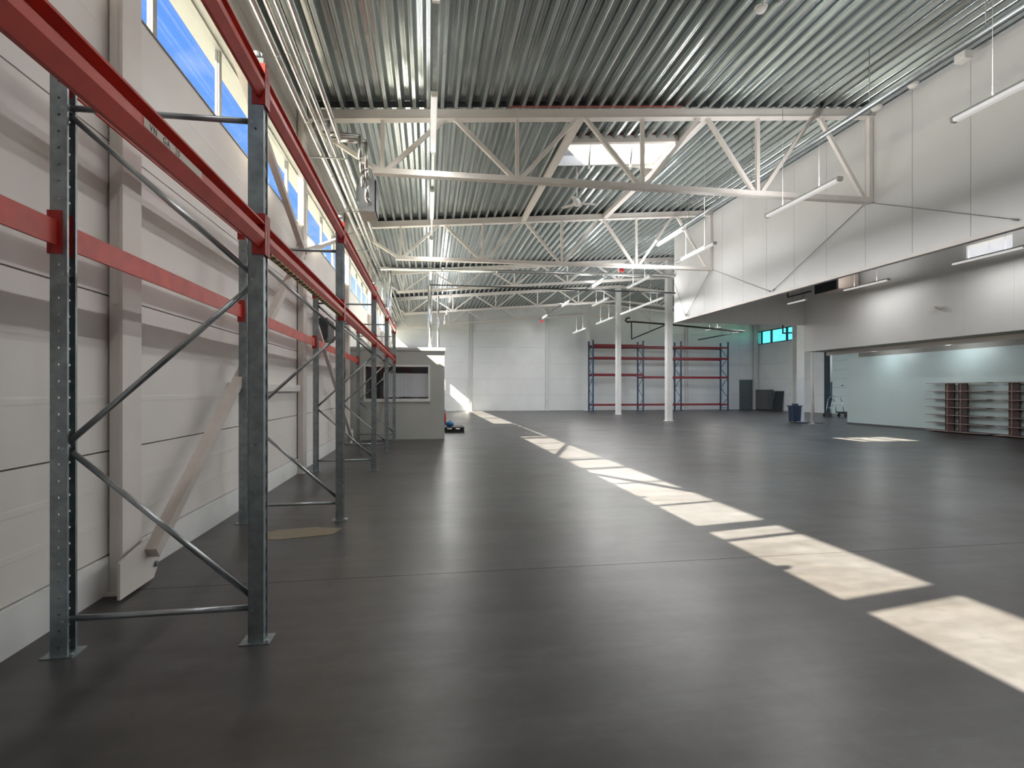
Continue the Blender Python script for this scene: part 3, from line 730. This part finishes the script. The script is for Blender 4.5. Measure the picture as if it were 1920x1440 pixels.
# ================================================================== pallet rack on the left
def perforated_post(h, sx):
    """open C post, web facing sx along X; local origin at foot centre. w along Y, d along X"""
    mb = MB(); w, d, pt, lip = .095, .085, .10, .018
    n = int(h/pt)
    def strip(o, u, width, hole_w, hole_h):
        o = Vector(o); u = Vector(u)
        for k in range(n):
            z0 = k*pt; z1 = z0+pt if k < n-1 else h; zc = z0+pt/2
            outer = [(0, z0), (width/2, z0), (width, z0), (width, zc), (width, z1), (width/2, z1), (0, z1), (0, zc)]
            inner = []
            for j in range(8):
                a = -3*PI/4+j*PI/4
                inner.append((width/2+hole_w*math.cos(a), zc+hole_h*math.sin(a)))
            vs = [o+u*a+Vector((0, 0, z)) for a, z in outer]+[o+u*a+Vector((0, 0, z)) for a, z in inner]
            mb.add(vs, [(j, (j+1) % 8, 8+(j+1) % 8, 8+j) for j in range(8)])
    xo = sx*d/2
    strip((xo, -w/2, 0), (0, 1, 0), w/2, .009, .026); strip((xo, 0, 0), (0, 1, 0), w/2, .009, .026)
    strip((xo, -w/2, 0), (-sx, 0, 0), d, .0075, .0075); strip((xo, w/2, 0), (-sx, 0, 0), d, .0075, .0075)
    for s in (-1, 1):
        mb.box(-xo-.002, -xo+.002, s*w/2, s*(w/2-lip), 0, h)
    # folded ribs on the web edges
    mb.box(xo, xo+sx*.006, -w/2, -w/2+.010, 0, h).box(xo, xo+sx*.006, w/2-.010, w/2, 0, h)
    me = mb.mesh('post', M['rack_steel']); return me
FX, RX = -1.08, -2.19
frames = [3.63, 6.85, 11.0, 14.3, 17.45]
rack = thing('pallet_rack', (-1.6, 10, 0), 'empty pallet rack with grey posts and red beams along the left wall', 'rack')
pf = perforated_post(3.70, 1); prr = perforated_post(3.55, -1)
tape = striped('hazard_tape_print', (.012, .012, .012), (.60, .44, .03), 5.5)
for i, y in enumerate(frames):
    for (x, me, nm) in ((FX, pf, 'f'), (RX, prr, 'r')):
        p = bpy.data.objects.new('post', me); COL.objects.link(p); p.parent = rack; p.location = Vector((x, y, .006))-rack.location
        m = MB().box(x-.09, x+.09, y-.075, y+.075, 0, .006)
        fp = m.build('foot_plate', 'rack_steel', p)
        fp2 = MB().tube((x+.07, y-.05, .006), (x+.07, y-.05, .022), .012, 6).build('anchor_bolt', 'galv_dull', p)
    if i < 5:
        cp = MB().tube((FX, y, 3.70), (FX, y, 3.76), .03, 8).build('post_cap', 'galv_dull', rack)
    a = (RX+.04, y, .21); b_ = (FX-.03, y, .21)
    def tb(p, q):
        MB().tube(p, q, .0185, 10).build('brace', 'rack_brace', rack)
    tb(a, b_); tb((RX+.04, y, 3.32), (FX-.03, y, 3.32))
    tb((RX+.04, y+.012, 1.22), (FX-.03, y+.012, .27)); tb((FX-.03, y-.012, 2.27), (RX+.04, y-.012, 1.29)); tb((RX+.04, y+.012, 3.27), (FX-.03, y+.012, 2.34))
    for z in (.21, 1.25, 2.3, 3.3):
        MB().tube((RX+.02, y-.05, z), (RX+.02, y+.05, z), .009, 6).tube((FX-.02, y-.05, z), (FX-.02, y+.05, z), .009, 6).build('frame_bolt', 'galv_dull', rack)
def beam(x, y0, y1, z, s, parent=rack, m='red', cm_='connector', h=.15):
    """step beam; s=+1 outer face towards +X"""
    o = .052*s; d = .045*s
    e = x+o+d*.15; q = x+o-d*.85
    prof = [(x+o-d, z), (e-.034*s, z), (e, z+.048), (e, z+.086), (q, z+.092), (q, z+h-.014), (e, z+h-.010), (e, z+h), (x+o-d, z+h)]
    b = MB().prism(prof, y0+.05, y1-.05).build('beam', m, parent)
    for y in (y0, y1):
        sg = 1 if y == y0 else -1
        MB().box(x+.044*s, x+.060*s, y-.005*sg, y+.055*sg, z-.05, z+h+.06).box(x-.02*s, x+.060*s, y+.047*sg, y+.053*sg, z-.05, z+h+.06).build('beam_connector', cm_, b)
    return b
near = -.35
beam(FX, near, frames[0], 2.51, 1); beam(RX, near, frames[0], 2.47, -1)
beam(FX, near, frames[0], 3.46, 1)
for i in range(4):
    y0, y1 = frames[i], frames[i+1]
    bf = beam(FX, y0, y1, 2.51, 1); beam(FX, y0, y1, 3.46, 1)
    beam(RX, y0, y1, 2.47, -1); beam(RX, y0, y1, 3.455, -1, h=.11)
    if i == 0:
        MB().box(FX+.008, FX+.05, y0+.12, y1-.08, 2.502, 2.509).build('hazard_tape', tape, rack)
# frame nearest the viewer (out of sight, carries the near beams)
for (x, me) in ((FX, pf), (RX, prr)):
    p = bpy.data.objects.new('post', me); COL.objects.link(p); p.parent = rack; p.location = Vector((x, near, .006))-rack.location
    MB().box(x-.09, x+.09, near-.075, near+.075, 0, .006).build('foot_plate', 'rack_steel', p)
# paper label stuck on the near upper beam
lb = MB().box(FX+.0595, FX+.0605, 2.12, 2.62, 2.561, 2.594).build('beam_label', 'cream', rack); lb['label'] = 'worn paper label with handwriting on the near red beam'
fc = bpy.data.curves.new('label_text', 'FONT'); fc.body = 'VN  GA  20'; fc.size = .036; fc.space_word = 1.6; fc.extrude = .0004; fc.space_character = 1.25
fc.materials.append(M['dark'])
fo = bpy.data.objects.new('label_text', fc); COL.objects.link(fo); fo.parent = rack
fo.location = Vector((FX+.0612, 2.16, 2.565))-rack.location; fo.rotation_euler = (PI/2, 0, PI/2)
bpy.context.view_layer.update()
tm = bpy.data.meshes.new_from_object(fo.evaluated_get(bpy.context.evaluated_depsgraph_get()))
fm = bpy.data.objects.new('label_text', tm); COL.objects.link(fm); fm.parent = rack; fm.location = fo.location; fm.rotation_euler = fo.rotation_euler
bpy.data.objects.remove(fo); fm.name = 'label_text'

# ================================================================== far rack
def py(u, Y):
    c, s = math.cos(TH), math.sin(TH); xc = (u-960)/1000.0
    return (s+xc*c)/(c-xc*s)*Y
FR_Y, RR_Y = 39.3, 40.4
fxs = [py(u, FR_Y) for u in (1112, 1206, 1277, 1365)]
fr = thing('pallet_rack', (18, 39.8, 0), 'tall blue pallet rack with dark red beams against the far wall', 'rack')
def rails(h):
    return MB().box(-.05, .05, -.045, -.040, 0, h).box(-.05, -.045, -.04, .045, 0, h).box(.045, .05, -.04, .045, 0, h).mesh('blue_post', M['blue'])
bpm = rails(5.45)
for x in fxs:
    for y in (FR_Y, RR_Y):
        p = bpy.data.objects.new('post', bpm); COL.objects.link(p); p.parent = fr; p.location = Vector((x, y, .008))-fr.location
        MB().box(x-.09, x+.09, y-.08, y+.08, 0, .008).build('foot_plate', 'blue', p)
    zz = [.2, 1.0, 1.8, 2.6, 3.4, 4.2, 5.0]
    for k in range(6):
        a, c = (FR_Y, RR_Y) if k % 2 else (RR_Y, FR_Y)
        MB().bar((x, a, zz[k]), (x, c, zz[k+1]), .03, .03).build('brace', 'blue', fr)
    for z in (.2, 5.0): MB().bar((x, FR_Y, z), (x, RR_Y, z), .03, .03).build('brace', 'blue', fr)
for k in range(3):
    x0, x1 = fxs[k]+.05, fxs[k+1]-.05
    for z, h in (((4.92, .22) if k == 0 else (4.92, .13)), (4.02, .16), ((2.72, .17) if k == 0 else (2.55, .15)), (.42, .12)):
        for y in (FR_Y-.05, RR_Y+.05):
            b = MB().box(x0, x1, y-.022, y+.022, z, z+h).box(x0, x1, y-.028, y+.028, z, z+h*.45).build('beam', 'red_dark', fr)
            for xx in (x0, x1): MB().box(xx-.03, xx+.03, y-.032, y+.032, z-.04, z+h+.04).build('beam_connector', 'red_dark', b)

# ================================================================== office box
ow = struct('wall_office', (-1, 17.8, 0), 'grey white office cabin built against the left wall', 'office')
OX, OY0, OY1, OZ = .53, 17.75, 24.85, 2.90
wx0, wx1, wz0, wz1 = -2.0, .0, 1.33, 2.37
m = MB().box(-2.485, wx0, OY0, OY0+.1, 0, OZ).box(wx1, OX, OY0, OY0+.1, 0, OZ).box(wx0, wx1, OY0, OY0+.1, 0, wz0).box(wx0, wx1, OY0, OY0+.1, wz1, OZ)
m.build('front_wall', 'office', ow)
MB().box(OX-.1, OX, OY0+.1, OY1, 0, OZ).build('side_wall', 'office', ow)
MB().box(-2.485, OX, OY1-.1, OY1, 0, OZ).build('rear_wall', 'office', ow)
MB().box(-2.485, OX+.03, OY0-.03, OY1+.03, OZ+.07, OZ+.11).build('roof_sheet', 'office_white', ow)
MB().box(-2.485, OX+.03, OY0-.03, OY1+.03, OZ, OZ+.07).build('roof_fascia', 'office', ow)
MB().box(-2.485, OX-.1, OY0+.1, OY1-.1, .0, .02).build('office_floor', 'dark', ow)
w = struct('window_%d' % wi, (-1, 17.75, wz0), 'white framed window in the office cabin front', 'window'); wi += 1
f_ = .06
MB().box(wx0-f_, wx1+f_, OY0-.03, OY0, wz1, wz1+f_).box(wx0-f_, wx0, OY0-.03, OY0, wz0, wz1).box(wx1, wx1+f_, OY0-.03, OY0, wz0, wz1).box(wx0-f_, wx1+f_, OY0-.05, OY0, wz0-.1, wz0).build('frame', 'frame_white', w)
MB().box(wx0, wx1, OY0+.03, OY0+.036, wz0, wz1).build('pane', 'glass', w)
t = thing('roller_blind', (-.7, 17.95, 1.4), 'pale half lowered blind board behind the office window', 'blind')
MB().box(-1.40, .02, OY0+.10, OY0+.12, 1.38, 2.16).build('cloth', 'office_white', t); MB().box(-1.44, -1.40, OY0+.10, OY0+.13, 1.36, 2.2).build('edge_strip', 'white_plastic', t)
t = thing('dark_bag', (-.75, 17.9, 1.33), 'low dark heap lying on the office window sill', 'bag')
MB().prism([(-1.02, 1.332), (-.40, 1.332), (-.46, 1.36), (-.62, 1.385), (-.80, 1.392), (-.93, 1.365)], OY0+.045, OY0+.095).build('heap', 'black', t)
MB().box(-.9, -.5, OY0+.042, OY0+.046, 1.333, 1.35).build('fold', 'dark', t)

# ================================================================== doors
d = struct('door_1', (26.5, YF, 0), 'plain dark grey steel door in the far wall', 'door')
MB().box(25.96, 27.14, YF+.04, YF+.10, 0, 2.46).build('leaf', 'door_grey', d)
MB().box(25.94, 26.02, YF-.01, YF+.1, 0, 2.5).box(27.08, 27.16, YF-.01, YF+.1, 0, 2.5).box(26.02, 27.08, YF-.01, YF+.1, 2.44, 2.5).build('door_frame', 'door_grey', d)
MB().tube((26.12, YF-.03, 1.05), (26.24, YF-.03, 1.05), .015, 6).tube((26.12, YF+.04, 1.05), (26.12, YF-.03, 1.05), .015, 6).build('handle', 'black', d)
d = struct('door_2', (XR, 30, 0), 'large pale panelled gate with a dark frame in the right wall', 'door')
MB().box(XR-.04, XR+.16, 33.15, 33.6, 0, 5.4).box(XR-.04, XR+.16, 27.6, 27.85, 0, 5.4).box(XR-.04, XR+.16, 27.85, 33.15, 4.82, 5.08).build('gate_frame', 'frame_dark', d)
MB().box(XR+.02, XR+.2, 27.85, 33.15, 5.08, 5.45).build('head_panel', 'panel_cool', d)
for k in range(8):
    MB().box(XR+.05, XR+.11, 27.86, 33.14, .01+k*.6, .6+k*.6).build('gate_panel', 'mint', d)
MB().box(XR+.02, XR+.05, 31.9, 32.1, 1.9, 1.95).build('latch', 'dark', d)

# ================================================================== loose things on the far right
for (x0, x1, z1, lab) in ((25.9+1.55, 28.6-.3, 1.70, ''),): pass
def boardx(name, x, y, w_, h, lab, m):
    t = thing(name, (x, y, 0), lab, 'board', 'grey boards leaning on the right wall')
    MB().prism([(y, 0), (y+.05, 0), (y+.05, h), (y, h)], x, x+.04, 'X').build('sheet', m, t)
    MB().box(x-.01, x+.05, y-.01, y+w_, 0, .03).build('bottom_rail', m, t)
t = thing('grey_cabinet', (27.1, 40.0, 0), 'dark grey cabinet beside the corner column on the far right', 'cabinet')
MB().box(26.85, 27.35, 39.0, 40.6, .04, 1.66).build('body', 'board_grey', t)
MB().box(26.83, 26.85, 39.02, 39.79, .06, 1.64).build('door', 'board_grey', t); MB().box(26.83, 26.85, 39.81, 40.58, .06, 1.64).build('door', 'board_grey', t)
MB().box(26.88, 27.33, 39.05, 40.55, 0, .04).build('plinth', 'black', t)
t = thing('grey_board', (27.3, 38.2, 0), 'thin dark board leaning on the right wall beside the grey cabinet', 'board')
MB().add([(27.22, 37.9, 0), (27.26, 37.9, 0), (27.26, 38.95, 0), (27.22, 38.95, 0), (27.44, 37.9, 1.55), (27.48, 37.9, 1.55), (27.48, 38.95, 1.55), (27.44, 38.95, 1.55)], [(3, 2, 1, 0), (4, 5, 6, 7), (0, 1, 5, 4), (1, 2, 6, 5), (2, 3, 7, 6), (3, 0, 4, 7)]).build('sheet', 'dark', t)
MB().box(27.2, 27.27, 37.9, 38.95, -.0, .012).build('edge_strip', 'dark', t)
# bin and mat by the stout column
t = thing('waste_bin', (18.25, 24.35, 0), 'dark blue plastic waste bin at the foot of the stout white column', 'bin')
MB().prism([(18.07, .05), (18.43, .05), (18.48, .78), (18.02, .78)], 24.15, 24.55).build('body', 'bin', t)
MB().box(17.99, 18.51, 24.12, 24.58, .78, .84).build('lid', 'bin', t)
MB().box(18.16, 18.34, 24.2, 24.45, .84, .93).build('lid_handle', 'bin', t)
for sx in (18.1, 18.4): MB().tube((sx-.02, 24.5, .05), (sx+.02, 24.5, .05), .05, 10).build('wheel', 'black', t)
t = thing('black_mat', (18.35, 23.3, 0), 'flat black rubber mat on the floor beside the stout white column', 'mat')
MB().box(17.6, 18.9, 23.15, 23.75, 0, .018).build('rubber_sheet', 'black', t)
MB().box(17.58, 18.92, 23.13, 23.15, 0, .022).box(17.58, 18.92, 23.75, 23.77, 0, .022).build('edging', 'dark', t)
# barrier bar hanging near the gate
t = thing('marker_pole', (24.5, 30.2, 0), 'vertical pole, white above and dark below, beside the dark gate frame', 'pole')
px_, py_ = 24.35, 29.2
MB().tube((px_, py_, 2.1), (px_, py_, 4.4), .06, 8).build('upper_section', 'frame_white', t)
MB().tube((px_, py_, .6), (px_, py_, 2.1), .055, 8).build('lower_section', 'frame_dark', t)
MB().tube((px_, py_, .0), (px_, py_, .6), .03, 8).build('foot', 'galv_dull', t)
# trolley
t = thing('platform_trolley', (25.5, 30, 0), 'platform trolley with a bent tube handle in front of the gate', 'trolley')
tx, ty = 24.4, 28.2
MB().box(tx, tx+1.1, ty, ty+.7, .25, .31).build('platform', 'black', t)
MB().path([(tx, ty+.05, .3), (tx-.12, ty+.05, .9), (tx-.28, ty+.05, 1.25), (tx-.28, ty+.65, 1.25), (tx-.12, ty+.65, .9), (tx, ty+.65, .3)], .025, 8).build('handle', 'galv_dull', t)
for (a, c) in ((.15, .08), (.95, .08), (.15, .62), (.95, .62)):
    MB().tube((tx+a, ty+c-.025, .1), (tx+a, ty+c+.025, .1), .1, 12).build('wheel', 'black', t)
    MB().box(tx+a-.03, tx+a+.03, ty+c-.035, ty+c+.035, .1, .25).build('fork', 'galv_dull', t) if False else None
MB().box(tx+.1, tx+1.0, ty+.05, ty+.65, .20, .25).build('chassis', 'dark', t)
t = thing('hand_truck', (23.9, 28.6, 0), 'folded hand truck leaning beside the platform trolley', 'hand truck')
hx, hy = 23.75, 28.6
MB().path([(hx, hy, .12), (hx+.18, hy, 1.05), (hx+.30, hy+.0, 1.2)], .022, 8).path([(hx, hy+.35, .12), (hx+.18, hy+.35, 1.05), (hx+.30, hy+.35, 1.2)], .022, 8).path([(hx+.30, hy, 1.2), (hx+.30, hy+.35, 1.2)], .022, 8).path([(hx+.09, hy, .55), (hx+.09, hy+.35, .55)], .018, 8).build('frame', 'galv_dull', t)
for dy in (-.05, .40): MB().tube((hx-.02, hy+dy-.025, .11), (hx-.02, hy+dy+.025, .11), .11, 12).build('wheel', 'black', t)
MB().box(hx-.02, hx+.25, hy, hy+.35, .01, .03).build('toe_plate', 'dark', t)

# shelves on the partition
def shelf(y0, y1, ups, label):
    t = thing('shelf_unit', (19.6, (y0+y1)/2, 0), label, 'shelf', 'brown shelf units on the mint partition')
    for (ya, yb_) in ups:
        MB().box(19.70, 19.73, ya, yb_, .04, 1.88).build('upright_board', 'wood', t)
        MB().box(19.40, 19.70, ya, ya+.02, .04, 1.88).build('side_board', 'wood_edge', t)
    for k in range(7):
        z = .04+k*.304
        MB().box(19.42, 19.75, y0, y1, z, z+.022).build('shelf_board', 'wood_edge' if k in (0,) else 'wood', t)
        MB().box(19.405, 19.42, y0+.02, y1-.02, z, z+.022).build('shelf_edge', 'wood_edge', t)
shelf(15.95, 18.3, [(17.38, 17.74), (16.88, 17.22)], 'brown open shelf unit on the mint partition, left of two')
shelf(13.1, 15.75, [(15.12, 15.46), (13.9, 14.24)], 'brown open shelf unit on the mint partition, cut by the right edge')

# mezzanine bay heater
t = thing('unit_heater', (16.3, 19.6, 5.6), 'cream unit heater with a dark louvre hanging behind the bulkhead', 'heater', 'unit heaters')
MB().box(15.95, 16.85, 18.75, 19.3, 5.62, 6.2).build('casing', 'cream', t)
MB().box(15.90, 15.95, 18.80, 20.0, 5.60, 6.15).build('louvre', 'grille', t)
MB().box(15.95, 16.85, 19.3, 20.0, 5.62, 6.15).build('rear_casing', 'cream', t)
for k in range(5): MB().box(15.885, 15.905, 18.82, 19.98, 5.64+k*.1, 5.66+k*.1).build('slat', 'dark', t)
for yy in (18.9, 19.8): MB().tube((16.27, yy, 6.14), (16.27, yy, zr(16.27)), .012, 6).build('hanger', 'cable', t)
pipe('heater_pipe', [(15.7, 19.95, 5.72), (15.7, 21.4, 5.72), (15.7, 21.4, zr(15.7)-.02)], .03, 'dark', 'dark pipe feeding the cream unit heater behind the bulkhead')

# far black pipes
Yh = 30.0
pipe('black_hose', [(11.75, Yh, 5.88), (11.55, Yh, 5.85), (11.48, Yh, 5.72), (11.6, Yh, 5.62), (11.85, Yh, 5.66), (13.0, Yh, 5.6), (14.4, Yh, 5.52), (19.0, Yh, 5.2)], .05, 'black', 'thick black hose hanging in a loop in the far bay')
pipe('black_pipe', [(11.80, Yh-.1, 5.66), (11.82, Yh-.1, 4.62), (14.0, Yh-.1+.3, 5.5)], .035, 'black', 'thin black pipe sloping up from below the hose loop')
for o_, x_, z_ in ((bpy.data.objects['black_pipe'], 13.0, 5.1),): MB().tube((x_, Yh+.04, z_), (x_, Yh+.04, deck_z(x_)), .008, 6).build('hanger', 'cable', o_)
pipe('black_pipe', [(16.6, Yh+1, 4.75), (19.8, Yh+1, 5.35)], .035, 'black', 'thin black pipe sloping up over the right end of the far rack')
MB().tube((18.2, Yh+1, 5.05), (18.2, Yh+1, deck_z(18.2)), .008, 6).build('hanger', 'cable', bpy.data.objects['black_pipe.001'])
t = pipe('window_pipe', [(24.2, 33.5, 7.62), (24.2, 33.5, 5.55), (25.0, 33.5, 5.6)], .05, 'frame_dark', 'bent dark pipe in front of the cyan windows')

# things by the office
t = thing('black_pallet', (.98, 20.9, 0), 'small black plastic pallet standing beside the office corner', 'pallet')
for yy in (20.4, 20.9, 21.4): MB().box(.62, 1.36, yy-.05, yy+.05, .0, .05).build('runner', 'black', t)
for xx in (.66, .98, 1.30):
    for yy in (20.4, 20.9, 21.4): MB().box(xx-.05, xx+.05, yy-.05, yy+.05, .05, .17).build('block', 'black', t)
for k in range(6): MB().box(.62, 1.36, 20.33+k*.20, 20.47+k*.20, .17, .20).build('deck_board', 'black', t)
t = thing('blue_bundle', (.82, 20.7, .2), 'small bright blue bundle lying on the black pallet', 'bundle')
MB().ball((.82, 20.75, .306), .17, 14, .62).build('bundle_body', 'blue_plastic', t); MB().tube((.82, 20.75, .38), (.84, 20.75, .44), .05, 8, .02).build('knot', 'blue_plastic', t)
t = thing('fire_extinguisher', (.74, 24.95, 0), 'slim red cylinder standing behind the office corner', 'extinguisher')
MB().lathe((.74, 25.0, 0), [(.001, 0), (.08, 0), (.08, .5), (.05, .58), (.02, .6), (.02, .66)], 12).build('cylinder', 'red_plastic', t)
MB().box(.72, .80, 24.98, 25.02, .64, .68).build('valve', 'black', t)
# ledge and plate behind the second post
t = thing('cable_trunking', (-2.45, 8.5, 1.6), 'short white cable trunking on the wall before the second wall column', 'trunking')
MB().box(-2.499, -2.42, 7.2, 10.7, 1.58, 1.70).build('channel', 'white_plastic', t); MB().box(-2.42, -2.415, 7.22, 10.68, 1.59, 1.69).build('cover_strip', 'white_plastic', t)
t = thing('wall_plate', (-2.4, 7.9, 1.3), 'small white plate with blue and red print on the left wall', 'plate')
MB().box(-2.499, -2.47, 7.72, 8.42, 1.33, 1.575).build('plate', 'white_plastic', t)
MB().box(-2.47, -2.468, 7.9, 8.3, 1.48, 1.565).build('blue_print', 'blue_plastic', t)
MB().box(-2.47, -2.468, 7.95, 8.4, 1.34, 1.40).build('red_print', 'red_plastic', t)
t = thing('floor_mark', (-1.5, 6.3, 0), 'worn yellow paint mark on the floor behind the second rack post', 'mark')
MB().add([(-1.92, 6.22, .001), (-1.62, 6.02, .001), (-1.05, 6.16, .001), (-.98, 6.42, .001), (-1.3, 6.52, .001), (-1.7, 6.45, .001), (-1.92, 6.22, .003), (-1.62, 6.02, .003), (-1.05, 6.16, .003), (-.98, 6.42, .003), (-1.3, 6.52, .003), (-1.7, 6.45, .003)],
         [(0, 1, 2, 3, 4, 5), (11, 10, 9, 8, 7, 6)]+[(k, (k+1) % 6, 6+(k+1) % 6, 6+k) for k in range(6)]).build('paint', mat('worn_yellow', (.165, .150, .130), .4, 0, 0, 14, col2=(.25, .19, .09)), t)
